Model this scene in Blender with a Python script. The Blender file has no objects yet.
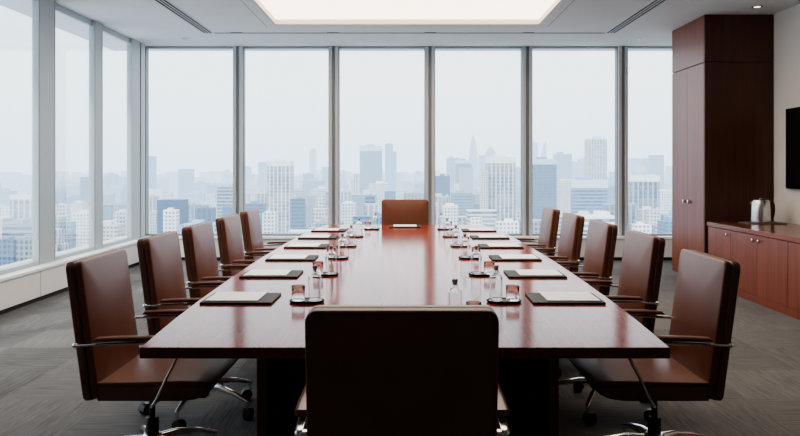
import bpy, bmesh, math, random
from mathutils import Vector, Matrix

random.seed(7)
SC = bpy.context.scene
COL = SC.collection
PI = math.pi
R = math.radians

# ------------------------------------------------------------------ camera
F, CX, CY, H = 740.0, 405.0, 168.0, 1.325      # focal length and principal point in px of 800x436, eye height
cd = bpy.data.cameras.new('camera')
cam = bpy.data.objects.new('camera', cd)
COL.objects.link(cam)
cam.location = (0, 0, H)
cam.rotation_euler = (R(90), 0, 0)
cd.sensor_fit = 'HORIZONTAL'
cd.sensor_width = 36
cd.lens = F / 800 * 36
cd.shift_x = -(CX - 400) / 800
cd.shift_y = -(218 - CY) / 800
cd.clip_start = 0.05
cd.clip_end = 20000
SC.camera = cam
SC.view_settings.view_transform = 'AgX'
SC.view_settings.look = 'AgX - Medium High Contrast'
SC.view_settings.exposure = 0.0

# ------------------------------------------------------------------ material helpers
def srgb(r, g, b):
    def f(c):
        c /= 255
        return c / 12.92 if c <= 0.04045 else ((c + 0.055) / 1.055) ** 2.4
    return (f(r), f(g), f(b), 1)

class NT:
    """small wrapper for building node trees"""
    def __init__(s, name):
        s.m = bpy.data.materials.new(name)
        s.m.use_nodes = True
        s.t = s.m.node_tree
        s.t.nodes.clear()
        s.out = s.n('ShaderNodeOutputMaterial')
    def n(s, typ, **kw):
        nd = s.t.nodes.new(typ)
        for k, v in kw.items():
            setattr(nd, k, v)
        return nd
    def l(s, a, b):
        s.t.links.new(a, b)
    def math(s, op, a, b=None, c=None):
        nd = s.n('ShaderNodeMath', operation=op)
        for i, v in enumerate((a, b, c)):
            if v is None:
                continue
            if isinstance(v, (int, float)):
                nd.inputs[i].default_value = v
            else:
                s.l(v, nd.inputs[i])
        return nd.outputs[0]
    def mix(s, fac, a, b):
        nd = s.n('ShaderNodeMix', data_type='RGBA')
        for sock, v in ((nd.inputs['Factor'], fac), (nd.inputs[6], a), (nd.inputs[7], b)):
            if isinstance(v, (int, float)):
                sock.default_value = v
            elif isinstance(v, tuple):
                sock.default_value = v
            else:
                s.l(v, sock)
        return nd.outputs[2]
    def bsdf(s, color=None, rough=0.5, metal=0.0, spec=0.5, **kw):
        b = s.n('ShaderNodeBsdfPrincipled')
        if isinstance(color, tuple):
            b.inputs['Base Color'].default_value = color
        elif color is not None:
            s.l(color, b.inputs['Base Color'])
        if isinstance(rough, (int, float)):
            b.inputs['Roughness'].default_value = rough
        else:
            s.l(rough, b.inputs['Roughness'])
        b.inputs['Metallic'].default_value = metal
        b.inputs['Specular IOR Level'].default_value = spec
        for k, v in kw.items():
            b.inputs[k.replace('_', ' ')].default_value = v
        s.l(b.outputs[0], s.out.inputs[0])
        return b
    def objco(s, scale=(1, 1, 1), rot=(0, 0, 0), kind='Object'):
        tc = s.n('ShaderNodeTexCoord')
        mp = s.n('ShaderNodeMapping')
        mp.inputs['Scale'].default_value = scale
        mp.inputs['Rotation'].default_value = rot
        s.l(tc.outputs[kind], mp.inputs[0])
        return mp.outputs[0]
    def noise(s, vec, scale, detail=3, rough=0.5, dist=0.0):
        nd = s.n('ShaderNodeTexNoise')
        nd.inputs['Scale'].default_value = scale
        nd.inputs['Detail'].default_value = detail
        nd.inputs['Roughness'].default_value = rough
        nd.inputs['Distortion'].default_value = dist
        s.l(vec, nd.inputs['Vector'])
        return nd.outputs[0]
    def bump(s, b, height, strength, dist=0.01):
        nd = s.n('ShaderNodeBump')
        nd.inputs['Strength'].default_value = strength
        nd.inputs['Distance'].default_value = dist
        s.l(height, nd.inputs['Height'])
        s.l(nd.outputs[0], b.inputs['Normal'])
    def ramp(s, fac, stops):
        nd = s.n('ShaderNodeValToRGB')
        cr = nd.color_ramp
        while len(cr.elements) < len(stops):
            cr.elements.new(0.5)
        for e, (p, c) in zip(cr.elements, stops):
            e.position = p
            e.color = c
        s.l(fac, nd.inputs[0])
        return nd.outputs[0]

def plain(name, color, rough=0.5, metal=0.0, spec=0.5, var=0.06, scale=6):
    """paint, plastic or metal: a flat colour with a faint procedural unevenness"""
    t = NT(name)
    nz = t.noise(t.objco(), scale, 4)
    dark = tuple(c * (1 - var) for c in color[:3]) + (1,)
    lite = tuple(min(1, c * (1 + var)) for c in color[:3]) + (1,)
    t.bsdf(t.mix(nz, dark, lite), rough, metal, spec)
    return t.m

def wood(name, base, dark, axis='Z', rough=0.3, streak=70, spec=0.5):
    t = NT(name)
    sc = {'X': (1.2, streak, streak), 'Y': (streak, 1.2, streak), 'Z': (streak, streak, 1.2)}[axis]
    fine = t.noise(t.objco(sc), 1.0, 4, 0.6, 0.3)
    sc2 = {'X': (.5, 7, 7), 'Y': (7, .5, 7), 'Z': (7, 7, .5)}[axis]
    broad = t.noise(t.objco(sc2), 1.0, 3, 0.5, 0.6)
    f = t.math('ADD', t.math('MULTIPLY', fine, 0.62), t.math('MULTIPLY', broad, 0.38))
    c = t.ramp(f, [(0.34, dark), (0.66, base)])
    t.bsdf(c, rough, 0, spec)
    return t.m

def leather(name, base, rough=0.42, spec=0.5):
    t = NT(name)
    v = t.objco()
    n1 = t.noise(v, 9, 4)
    c = t.mix(n1, tuple(x * 0.82 for x in base[:3]) + (1,), tuple(x * 1.15 for x in base[:3]) + (1,))
    b = t.bsdf(c, rough, 0, spec)
    vo = t.n('ShaderNodeTexVoronoi')
    vo.inputs['Scale'].default_value = 420
    t.l(v, vo.inputs['Vector'])
    h = t.math('ADD', t.math('MULTIPLY', vo.outputs['Distance'], 0.5), t.noise(v, 25, 3))
    t.bump(b, h, 0.12, 0.003)
    return t.m

def emitter(name, color, strength):
    t = NT(name)
    e = t.n('ShaderNodeEmission')
    e.inputs[0].default_value = color
    e.inputs[1].default_value = strength
    t.l(e.outputs[0], t.out.inputs[0])
    return t.m

M = {}
M['leather'] = leather('brown_leather', (0.148, 0.050, 0.027, 1), 0.37)
M['leather_back'] = leather('brown_leather_shell', (0.135, 0.053, 0.033, 1), 0.45)
M['arm_wood'] = wood('walnut_arm_pad', (0.16, 0.055, 0.03, 1), (0.09, 0.03, 0.018, 1), 'X', 0.32)
M['chrome'] = plain('polished_chrome', (0.78, 0.78, 0.78, 1), 0.13, 1.0, var=0.02)
M['steel'] = plain('brushed_steel', (0.66, 0.65, 0.64, 1), 0.26, 1.0, var=0.05, scale=40)
M['black'] = plain('black_plastic', (0.012, 0.012, 0.014, 1), 0.42)
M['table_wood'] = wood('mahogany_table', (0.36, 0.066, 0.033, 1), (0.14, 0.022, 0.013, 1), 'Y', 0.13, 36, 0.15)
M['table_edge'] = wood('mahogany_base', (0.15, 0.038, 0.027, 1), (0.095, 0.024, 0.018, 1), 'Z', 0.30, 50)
M['cab_wood'] = wood('mahogany_cabinet', (0.27, 0.078, 0.042, 1), (0.15, 0.038, 0.021, 1), 'Z', 0.34, 45, 0.48)
M['cab_shaded'] = wood('shaded_mahogany_side', (0.085, 0.028, 0.016, 1), (0.05, 0.016, 0.010, 1), 'Z', 0.36, 45, 0.35)  # cabinet mahogany darkened: shade of the unlit side put into its colour
M['cab_top'] = wood('mahogany_credenza_top', (0.25, 0.07, 0.042, 1), (0.15, 0.04, 0.025, 1), 'Y', 0.18, 45)
M['alu'] = plain('grey_aluminium', (0.60, 0.62, 0.63, 1), 0.42, 0.1, var=0.02)
M['alu_side'] = plain('blue_grey_aluminium', (0.44, 0.475, 0.50, 1), 0.45, 0.1, var=0.02)
M['alu_dark'] = plain('dark_aluminium', (0.24, 0.255, 0.27, 1), 0.45, 0.2, var=0.02)
M['sill'] = plain('white_sill', (0.93, 0.935, 0.94, 1), 0.35, var=0.02)
M['panel'] = plain('white_panel', (0.76, 0.755, 0.745, 1), 0.5, var=0.03)
M['gap'] = plain('black_gap', (0.015, 0.015, 0.017, 1), 0.7)
M['wall'] = plain('cream_wall_paint', (0.72, 0.68, 0.62, 1), 0.75, var=0.03, scale=3)
M['rear'] = plain('dark_wall_panel', (0.50, 0.45, 0.40, 1), 0.7, var=0.05, scale=3)
M['ceiling'] = plain('white_ceiling_paint', (0.74, 0.74, 0.745, 1), 0.8, var=0.015, scale=3)
M['paper'] = plain('white_paper', (0.95, 0.95, 0.945, 1), 0.38, var=0.01)
M['pad'] = leather('black_pad_leather', (0.016, 0.016, 0.017, 1), 0.55, 0.2)
M['tray'] = plain('black_tray', (0.012, 0.012, 0.013, 1), 0.5, spec=0.2)
M['screen'] = plain('black_screen', (0.004, 0.004, 0.005, 1), 0.22)
M['stopper'] = plain('grey_stopper', (0.45, 0.42, 0.40, 1), 0.5, 0.0)
M['slate'] = plain('slate_tray', (0.14, 0.11, 0.10, 1), 0.4)
M['light'] = emitter('warm_light_panel', (1.0, 0.845, 0.69, 1), 4.1)
M['lip'] = plain('cream_light_lip', (0.80, 0.74, 0.64, 1), 0.6, var=0.02)
M['lamp'] = emitter('downlight_lens', (1.0, 0.9, 0.78, 1), 3.0)

def carpet():
    t = NT('carpet_tiles')
    co = t.n('ShaderNodeTexCoord').outputs['Object']
    sep = t.n('ShaderNodeSeparateXYZ')
    t.l(co, sep.inputs[0])
    x = t.math('DIVIDE', t.math('ADD', sep.outputs[0], 40.13), 0.61)
    y = t.math('DIVIDE', t.math('ADD', sep.outputs[1], 40.29), 0.61)
    par = t.math('GREATER_THAN', t.math('FRACT', t.math('MULTIPLY', t.math('ADD', t.math('FLOOR', x), t.math('FLOOR', y)), 0.5)), 0.25)
    cell = t.n('ShaderNodeCombineXYZ')
    t.l(t.math('FLOOR', x), cell.inputs[0]); t.l(t.math('FLOOR', y), cell.inputs[1])
    wn = t.n('ShaderNodeTexWhiteNoise')
    t.l(cell.outputs[0], wn.inputs[0])
    sa = t.noise(t.objco((4, 55, 1)), 1, 4, 0.6)
    sb = t.noise(t.objco((55, 4, 1)), 1, 4, 0.6)
    s = t.math('ADD', t.math('MULTIPLY', sa, par), t.math('MULTIPLY', sb, t.math('SUBTRACT', 1, par)))
    big = t.noise(t.objco((1, 1, 1)), 1.3, 3)
    fiber = t.noise(t.objco((1, 1, 1)), 260, 2)
    f = t.math('ADD', t.math('MULTIPLY', s, 0.85), t.math('MULTIPLY', t.math('SUBTRACT', wn.outputs[0], 0.25), 0.2))
    f = t.math('ADD', f, t.math('MULTIPLY', t.math('SUBTRACT', fiber, 0.5), 0.28))
    f = t.math('ADD', f, t.math('MULTIPLY', t.math('SUBTRACT', big, 0.5), 0.12))
    c = t.ramp(f, [(0.14, (0.080, 0.080, 0.081, 1)), (0.86, (0.272, 0.267, 0.262, 1))])
    b = t.bsdf(c, 0.95, 0, 0.1)
    t.bump(b, fiber, 0.35, 0.004)
    return t.m
M['carpet'] = carpet()

def window_glass():
    t = NT('window_glass')
    tr = t.n('ShaderNodeBsdfTransparent'); tr.inputs[0].default_value = (0.955, 0.97, 0.975, 1)
    gl = t.n('ShaderNodeBsdfGlossy'); gl.inputs['Roughness'].default_value = 0.01
    gl.inputs[0].default_value = (1, 1, 1, 1)
    fr = t.n('ShaderNodeFresnel'); fr.inputs[0].default_value = 1.3
    mx = t.n('ShaderNodeMixShader')
    t.l(t.math('MULTIPLY', fr.outputs[0], 0.25), mx.inputs[0]); t.l(tr.outputs[0], mx.inputs[1]); t.l(gl.outputs[0], mx.inputs[2])
    t.l(mx.outputs[0], t.out.inputs[0])
    return t.m
M['glass'] = window_glass()

def drink_glass():
    t = NT('clear_glass')
    b = t.bsdf((0.97, 0.98, 0.98, 1), 0.0, 0, 0.5)
    b.inputs['Transmission Weight'].default_value = 1.0
    b.inputs['IOR'].default_value = 1.45
    return t.m
M['drink'] = drink_glass()

# ------------------------------------------------------------------ mesh helpers
def link(name, bm, mat, parent=None, smooth=None, recalc=True):
    if recalc:
        bmesh.ops.recalc_face_normals(bm, faces=bm.faces[:])
    me = bpy.data.meshes.new(name)
    bm.to_mesh(me)
    bm.free()
    mats = mat if isinstance(mat, (list, tuple)) else [mat]
    for m in mats:
        me.materials.append(m)
    if smooth:
        me.polygons.foreach_set('use_smooth', [True] * len(me.polygons))
        me.set_sharp_from_angle(angle=R(smooth))
    o = bpy.data.objects.new(name, me)
    COL.objects.link(o)
    o.parent = parent
    return o

def empty(name, loc=(0, 0, 0), rz=0.0):
    o = bpy.data.objects.new(name, None)
    COL.objects.link(o)
    o.location = loc
    o.rotation_euler = (0, 0, rz)
    o.empty_display_size = 0.1
    return o

def tag(o, label, cat, group=None):
    o['label'] = label
    o['category'] = cat
    if group:
        o['group'] = group
    return o

def structure(name, bm, mat, parent=None, smooth=None):
    o = link(name, bm, mat, parent, smooth)
    if parent is None:
        o['kind'] = 'structure'
    return o

def box(bm, x0, x1, y0, y1, z0, z1, bev=0.0, seg=2, mi=0):
    vs = [bm.verts.new(p) for p in ((x0, y0, z0), (x1, y0, z0), (x1, y1, z0), (x0, y1, z0), (x0, y0, z1), (x1, y0, z1), (x1, y1, z1), (x0, y1, z1))]
    fs = [bm.faces.new([vs[i] for i in q]) for q in ((3, 2, 1, 0), (4, 5, 6, 7), (0, 1, 5, 4), (1, 2, 6, 5), (2, 3, 7, 6), (3, 0, 4, 7))]
    for f in fs:
        f.material_index = mi
    if bev:
        es = list({e for f in fs for e in f.edges})
        bmesh.ops.bevel(bm, geom=es, offset=bev, segments=seg, affect='EDGES', profile=0.5)

def prism(bm, pts, z0, z1, bev=0.0, seg=2, mi=0):
    """polygon pts (x, y) extruded from z0 to z1"""
    lo = [bm.verts.new((x, y, z0)) for x, y in pts]
    hi = [bm.verts.new((x, y, z1)) for x, y in pts]
    n = len(pts)
    fs = [bm.faces.new(lo[::-1]), bm.faces.new(hi)]
    for i in range(n):
        fs.append(bm.faces.new((lo[i], lo[(i + 1) % n], hi[(i + 1) % n], hi[i])))
    for f in fs:
        f.material_index = mi
    if bev:
        es = list({e for f in fs[:2] for e in f.edges})
        bmesh.ops.bevel(bm, geom=es, offset=bev, segments=seg, affect='EDGES', profile=0.5)

def lathe(bm, prof, cx=0, cy=0, n=24, sx=1.0, sy=1.0, closed=False, mi=0):
    """prof: list of (r, z); r==0 ends become single points"""
    rings = []
    for r, z in prof:
        if r < 1e-6:
            rings.append([bm.verts.new((cx, cy, z))])
        else:
            rings.append([bm.verts.new((cx + sx * r * math.cos(2 * PI * i / n), cy + sy * r * math.sin(2 * PI * i / n), z)) for i in range(n)])
    pairs = list(zip(rings, rings[1:]))
    if closed:
        pairs.append((rings[-1], rings[0]))
    for a, b in pairs:
        if len(a) == 1 and len(b) == 1:
            continue
        for i in range(n):
            j = (i + 1) % n
            if len(a) == 1:
                f = bm.faces.new((a[0], b[j], b[i]))
            elif len(b) == 1:
                f = bm.faces.new((a[i], a[j], b[0]))
            else:
                f = bm.faces.new((a[i], a[j], b[j], b[i]))
            f.material_index = mi

def sweep(bm, path, w, h=None, n=10, power=2.0, side=None):
    """tube along path with an elliptical section (w sideways, h upwards); w, h may be lists"""
    P = [Vector(p) for p in path]
    m = len(P)
    W = w if isinstance(w, (list, tuple)) else [w] * m
    Hh = (h if isinstance(h, (list, tuple)) else [h] * m) if h is not None else W
    rings = []
    ref = Vector(side) if side else None
    for i in range(m):
        t = (P[min(i + 1, m - 1)] - P[max(i - 1, 0)]).normalized()
        if ref is None:
            up = Vector((0, 0, 1)) if abs(t.z) < 0.95 else Vector((1, 0, 0))
            s = t.cross(up).normalized()
        else:
            s = (ref - t * ref.dot(t)).normalized()
        u = s.cross(t).normalized()
        ring = []
        for k in range(n):
            a = 2 * PI * (k + 0.5) / n
            c, d = math.cos(a), math.sin(a)
            c = math.copysign(abs(c) ** (2 / power), c)
            d = math.copysign(abs(d) ** (2 / power), d)
            ring.append(bm.verts.new(P[i] + s * (c * W[i] / 2) + u * (d * Hh[i] / 2)))
        rings.append(ring)
    for a, b in zip(rings, rings[1:]):
        for k in range(n):
            bm.faces.new((a[k], a[(k + 1) % n], b[(k + 1) % n], b[k]))
    bm.faces.new(rings[0][::-1])
    bm.faces.new(rings[-1])

def smooth_path(pts, per=5):
    """Catmull-Rom through pts"""
    P = [Vector(p) for p in pts]
    out = []
    for i in range(len(P) - 1):
        p0, p1, p2, p3 = P[max(i - 1, 0)], P[i], P[i + 1], P[min(i + 2, len(P) - 1)]
        for k in range(per):
            t = k / per
            out.append(0.5 * ((2 * p1) + (p2 - p0) * t + (2 * p0 - 5 * p1 + 4 * p2 - p3) * t * t + (3 * p1 - p0 - 3 * p2 + p3) * t ** 3))
    out.append(P[-1])
    return out

def rrect(w, h, r, seg=6):
    pts = []
    for cx, cy, a0 in ((w / 2 - r, h / 2 - r, 0), (-w / 2 + r, h / 2 - r, 90), (-w / 2 + r, -h / 2 + r, 180), (w / 2 - r, -h / 2 + r, 270)):
        for k in range(seg + 1):
            a = R(a0 + 90 * k / seg)
            pts.append((cx + r * math.cos(a), cy + r * math.sin(a)))
    return pts

def cushion(bm, w, h, t, rc, re, puff_top=0.0, puff_bot=0.0, mat=Matrix()):
    """rounded slab in the xy plane, thickness t along z from 0, corners rc, edges re, faces swelling by puff"""
    es, rn = 4, 7
    rings = []
    def bulge(x, y):
        return max(0.0, (1 - abs(2 * x / w) ** 4) * (1 - abs(2 * y / h) ** 4))
    def add(ins, z, puff=0.0, shrink=1.0):
        ww, hh = w - 2 * ins, h - 2 * ins
        r = max(0.001, min(rc - ins * 0.6, ww / 2 - 1e-4, hh / 2 - 1e-4))
        ring = []
        for x, y in rrect(ww, hh, r):
            x *= shrink; y *= shrink
            ring.append(bm.verts.new(mat @ Vector((x, y, z + puff * bulge(x, y)))))
        rings.append(ring)
    for k in range(rn, 0, -1):
        add(re, 0, -puff_bot, 1 - 0.97 * k / rn)
    for k in range(es + 1):
        a = R(90 * k / es)
        add(re * (1 - math.sin(a)), re * (1 - math.cos(a)))
    for k in range(es + 1):
        a = R(90 * k / es)
        add(re * (1 - math.cos(a)), t - re * (1 - math.sin(a)))
    for k in range(1, rn + 1):
        add(re, t, puff_top, 1 - 0.97 * k / rn)
    n = len(rings[0])
    for a, b in zip(rings, rings[1:]):
        for i in range(n):
            bm.faces.new((a[i], a[(i + 1) % n], b[(i + 1) % n], b[i]))
    bm.faces.new(rings[0][::-1])
    bm.faces.new(rings[-1])

def kids(o):
    return [c for c in bpy.data.objects if c.parent is o]

def copy_tree(o, parent=None):
    c = o.copy()
    COL.objects.link(c)
    c.parent = parent
    for ch in kids(o):
        copy_tree(ch, c)
    return c

NB = bmesh.new

# ------------------------------------------------------------------ room
ZC = 3.095
XL, XR = -3.62, 4.25            # inner faces of left low wall, right wall
YB, YF = 10.58, -3.0            # inner faces of the back low wall, rear wall
XG, YG = -3.742, 10.86           # glass planes
XM, YM = -3.72, 10.74           # frame faces
ZS = 0.34

b = NB(); box(b, -4.4, 4.6, YF - 0.3, 11.2, -0.25, 0); structure('floor', b, M['carpet'])

# light recess and ceiling around it
LX0, LX1, LY0, LY1 = -1.61, 1.665, 3.7, 9.13
b = NB()
box(b, -4.4, LX0, YF - 0.3, 11.2, ZC, ZC + 0.3)
box(b, LX1, 4.6, YF - 0.3, 11.2, ZC, ZC + 0.3)
box(b, LX0, LX1, YF - 0.3, LY0, ZC, ZC + 0.3)
box(b, LX0, LX1, LY1, 11.2, ZC, ZC + 0.3)
box(b, LX0, LX1, LY0, LY1, ZC + 0.12, ZC + 0.3)
structure('ceiling', b, M['ceiling'])

def ring(bm, x0, x1, y0, y1, z0, z1, w):
    box(bm, x0, x0 + w, y0, y1, z0, z1); box(bm, x1 - w, x1, y0, y1, z0, z1)
    box(bm, x0 + w, x1 - w, y0, y0 + w, z0, z1); box(bm, x0 + w, x1 - w, y1 - w, y1, z0, z1)

pl = empty('ceiling_light', ((LX0 + LX1) / 2, (LY0 + LY1) / 2, ZC))
tag(pl, 'large warm glowing rectangular light panel recessed in the ceiling above the table', 'ceiling light')
cx_, cy_ = pl.location.x, pl.location.y
b = NB(); box(b, LX0 - cx_ + .02, LX1 - cx_ - .02, LY0 - cy_ + .02, LY1 - cy_ - .02, 0.06, 0.075); link('diffuser', b, M['light'], pl)
b = NB(); ring(b, LX0 - cx_ + .001, LX1 - cx_ - .001, LY0 - cy_ + .001, LY1 - cy_ - .001, 0.0, 0.11, 0.02); link('inner_lip', b, M['lip'], pl)
b = NB(); ring(b, LX0 - cx_ - 0.11, LX1 - cx_ + 0.11, LY0 - cy_ - 0.11, LY1 - cy_ + 0.11, -0.006, -0.0005, 0.105); link('surround_frame', b, M['ceiling'], pl)
b = NB(); ring(b, LX0 - cx_ - 0.122, LX1 - cx_ + 0.122, LY0 - cy_ - 0.122, LY1 - cy_ + 0.122, -0.004, -0.0003, 0.010); link('shadow_joint', b, M['alu_dark'], pl)

# solid walls
b = NB(); box(b, XR, XR + 0.25, YF, 11.2, 0, ZC); structure('wall_right', b, M['wall'])
b = NB(); box(b, -4.4, 4.6, YF - 0.3, YF, 0, ZC); structure('wall_rear', b, M['rear'])
YLW = 2.2                                        # side glazing starts here
b = NB(); box(b, -4.2, XL, YF, YLW, 0, ZC); box(b, -4.2, XL, YLW, 11.1, 0.05, ZS - 0.032)
for yj in (3.9, 5.6, 7.3, 9.0):
    pass
structure('wall_left', b, M['panel'])
b = NB(); box(b, XL, 4.25, YB, 11.1, 0.05, ZS - 0.032); structure('wall_back', b, M['panel'])
b = NB(); box(b, -4.2, XL - 0.03, YLW, 11.1, 0, 0.05); structure('baseboard_left', b, M['gap'])
b = NB(); box(b, XL - 0.03, 4.25, YB + 0.03, 11.1, 0, 0.05); structure('baseboard_back', b, M['gap'])
b = NB()
for yj in (3.0, 4.45, 5.9, 7.35, 8.8):
    box(b, XL - 0.004, XL + 0.0015, yj, yj + 0.006, 0.055, ZS - 0.034)
structure('trim_1', b, M['alu_dark'])
b = NB(); box(b, XG - 0.1, XL + 0.025, YLW, 11.05, ZS - 0.03, ZS, 0.004, 1); structure('trim_2', b, M['sill'])
b = NB(); box(b, XL + 0.025, 4.25, YB - 0.025, 11.05, ZS - 0.03, ZS, 0.004, 1); structure('trim_3', b, M['sill'])
# dark seam below the sill slabs
b = NB(); box(b, XL - 0.02, XL + 0.001, YLW, YB, ZS - 0.036, ZS - 0.03); box(b, XL, 4.25, YB - 0.001, YB + 0.02, ZS - 0.036, ZS - 0.03)
structure('trim_4', b, M['alu_dark'])

# windows: posts between the bays, head and bottom rails, one pane each
win_n = [0]
trim_n = [4]
def post_back(xc, w=0.138):
    """a back wall post: two face strips with a recessed dark groove between"""
    trim_n[0] += 1
    b = NB()
    box(b, xc - w / 2, xc - 0.022, YM, YG + 0.05, ZS, ZC, 0.004, 1)
    box(b, xc + 0.024, xc + w / 2, YM, YG + 0.05, ZS, ZC, 0.004, 1)
    box(b, xc - 0.022, xc + 0.024, YM + 0.022, YG + 0.05, ZS, ZC, mi=1)
    structure('trim_%d' % trim_n[0], b, [M['alu'], M['alu_dark']])
def pane_back(x0, x1):
    win_n[0] += 1
    b = NB()
    e = 0.001
    x0 += e; x1 -= e
    box(b, x0, x1, YM + 0.03, YG + 0.05, ZC - 0.018, ZC)
    box(b, x0, x1, YM + 0.03, YG + 0.05, ZS, ZS + 0.022)
    box(b, x0, x0 + 0.009, YM + 0.05, YG + 0.05, ZS + 0.022, ZC - 0.018)
    box(b, x1 - 0.009, x1, YM + 0.05, YG + 0.05, ZS + 0.022, ZC - 0.018)
    f = structure('window_%d' % win_n[0], b, M['alu_dark'])
    g = NB(); box(g, x0 + 0.009, x1 - 0.009, YG, YG + 0.012, ZS + 0.022, ZC - 0.018)
    link('pane', g, M['glass'], f)
def post_left(y0, y1, groove=True):
    trim_n[0] += 1
    b = NB()
    box(b, XG - 0.05, XM, y0, y1, ZS, ZC, 0.004, 1)
    for ya in (y0 + 0.006, y1 - 0.03):           # fine recessed lines along both edges of the post
        box(b, XM - 0.001, XM + 0.0008, ya, ya + 0.012, ZS, ZC, mi=1)
    structure('trim_%d' % trim_n[0], b, [M['alu_side'], M['alu_dark']])
def pane_left(y0, y1):
    win_n[0] += 1
    b = NB()
    y0 += 0.001; y1 -= 0.001
    box(b, XG - 0.05, XM - 0.03, y0, y1, ZC - 0.07, ZC)
    box(b, XG - 0.05, XG + 0.02, y0, y1, ZS, ZS + 0.04)
    f = structure('window_%d' % win_n[0], b, M['alu_side'])
    g = NB(); box(g, XG - 0.012, XG, y0, y1, ZS + 0.04, ZC - 0.07)
    link('pane', g, M['glass'], f)

mx = [-2.431, -1.038, 0.363, 1.781, 3.171]
xs0 = XM + 0.02
# corner post
trim_n[0] += 1
b = NB()
box(b, XG - 0.05, XM, 10.08, 10.385, ZS, ZC, 0.004, 1)
box(b, XG - 0.05, XM - 0.03, 10.385, 10.43, ZS, ZC)
box(b, XG - 0.05, XM, 10.43, 10.60, ZS, ZC, 0.004, 1)
box(b, XG - 0.05, XG - 0.046, 10.60, YG + 0.05, ZS, ZC)
structure('trim_%d' % trim_n[0], b, M['alu_side'])
edges = [XG - 0.045]
for xc in mx:
    post_back(xc)
    edges += [xc - 0.069, xc + 0.069]
edges.append(XR)
for i in range(0, len(edges), 2):
    pane_back(edges[i], edges[i + 1])
lp = [(2.2, 2.36), (3.55, 3.71), (4.9, 5.06), (6.2, 6.36), (7.52, 7.88), (8.87, 9.115), (10.08, 10.385)]
for y0, y1 in lp[:-1]:
    post_left(y0, y1)
for (a0, a1), (c0, c1) in zip(lp, lp[1:]):
    pane_left(a1, c0)

# ceiling slot diffusers and the joint line along the window head
def slot(x0, x1, y0, y1, label):
    e = empty('air_vent', ((x0 + x1) / 2, (y0 + y1) / 2, ZC))
    tag(e, label, 'air vent', 'ceiling slot vents')
    hx, hy = (x1 - x0) / 2, (y1 - y0) / 2
    b = NB(); box(b, -hx + .01, hx - .01, -hy + .01, hy - .01, -0.003, -0.0005); link('backing', b, M['gap'], e)
    b = NB(); ring(b, -hx, hx, -hy, hy, -0.008, -0.0005, 0.014); link('frame', b, M['ceiling'], e)
    for k in (1, 2):
        xx = -hx + 0.014 + (2 * hx - 0.028) * k / 3
        b = NB(); box(b, xx - 0.005, xx + 0.005, -hy + .014, hy - .014, -0.008, -0.003); link('slat', b, M['ceiling'], e)
slot(-2.645, -2.50, 3.5, 9.70, 'long three-slot ceiling vent on the side-window side of the light panel')
slot(2.615, 2.76, 3.5, 9.70, 'long three-slot ceiling vent on the tall cabinet side of the light panel')
b = NB(); box(b, -2.5, 2.615, 9.68, 9.712, ZC - 0.004, ZC - 0.0002)
for xc in mx[1:4] + [mx[0]]:
    box(b, xc * 0.905 - 0.075, xc * 0.905 + 0.075, 9.65, 9.685, ZC - 0.004, ZC - 0.0002)
structure('trim_20', b, M['gap'])

def downlight(x, y, label, on=False):
    e = empty('downlight', (x, y, ZC))
    tag(e, label, 'downlight', 'recessed ceiling downlights')
    b = NB(); lathe(b, [(0.036, -0.0005), (0.055, -0.0005), (0.055, -0.005), (0.05, -0.008), (0.036, -0.006)], closed=True); link('trim_ring', b, M['steel'], e, 40)
    b = NB(); lathe(b, [(0, -0.001), (0.036, -0.001), (0.036, -0.003), (0, -0.003)]); link('lens', b, M['lamp'] if on else M['alu_dark'], e, 40)
downlight(-3.01, 10.11, 'small round downlight in the ceiling near the glazed corner')
downlight(3.23, 10.11, 'small round downlight in the ceiling between window and tall cabinet')
downlight(3.86, 8.11, 'small round downlight in the ceiling in front of the tall cabinet', True)

# ------------------------------------------------------------------ conference table
TZ = 0.75
tab = empty('conference_table', (0, 4.94, 0))
tag(tab, 'long glossy mahogany conference table with slightly bowed sides on a dark panel base', 'table')
prof = [(2.37, .850), (2.8, .876), (3.2, .894), (3.9, .912), (4.6, .920), (5.6, .912), (6.5, .884), (7.1, .84), (7.5, .795)]
pts = [(w, y - 4.94) for y, w in prof] + [(-w, y - 4.94) for y, w in reversed(prof)]
b = NB(); prism(b, pts, TZ - 0.036, TZ, 0.003, 2)
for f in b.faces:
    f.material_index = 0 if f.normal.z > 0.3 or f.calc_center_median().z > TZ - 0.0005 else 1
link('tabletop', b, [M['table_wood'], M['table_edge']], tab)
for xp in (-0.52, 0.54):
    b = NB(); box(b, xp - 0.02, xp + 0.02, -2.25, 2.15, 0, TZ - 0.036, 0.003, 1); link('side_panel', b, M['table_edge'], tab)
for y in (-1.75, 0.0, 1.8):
    b = NB(); box(b, -0.498, 0.518, y - 0.02, y + 0.02, 0.02, TZ - 0.036); link('cross_panel', b, M['table_edge'], tab)

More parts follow.
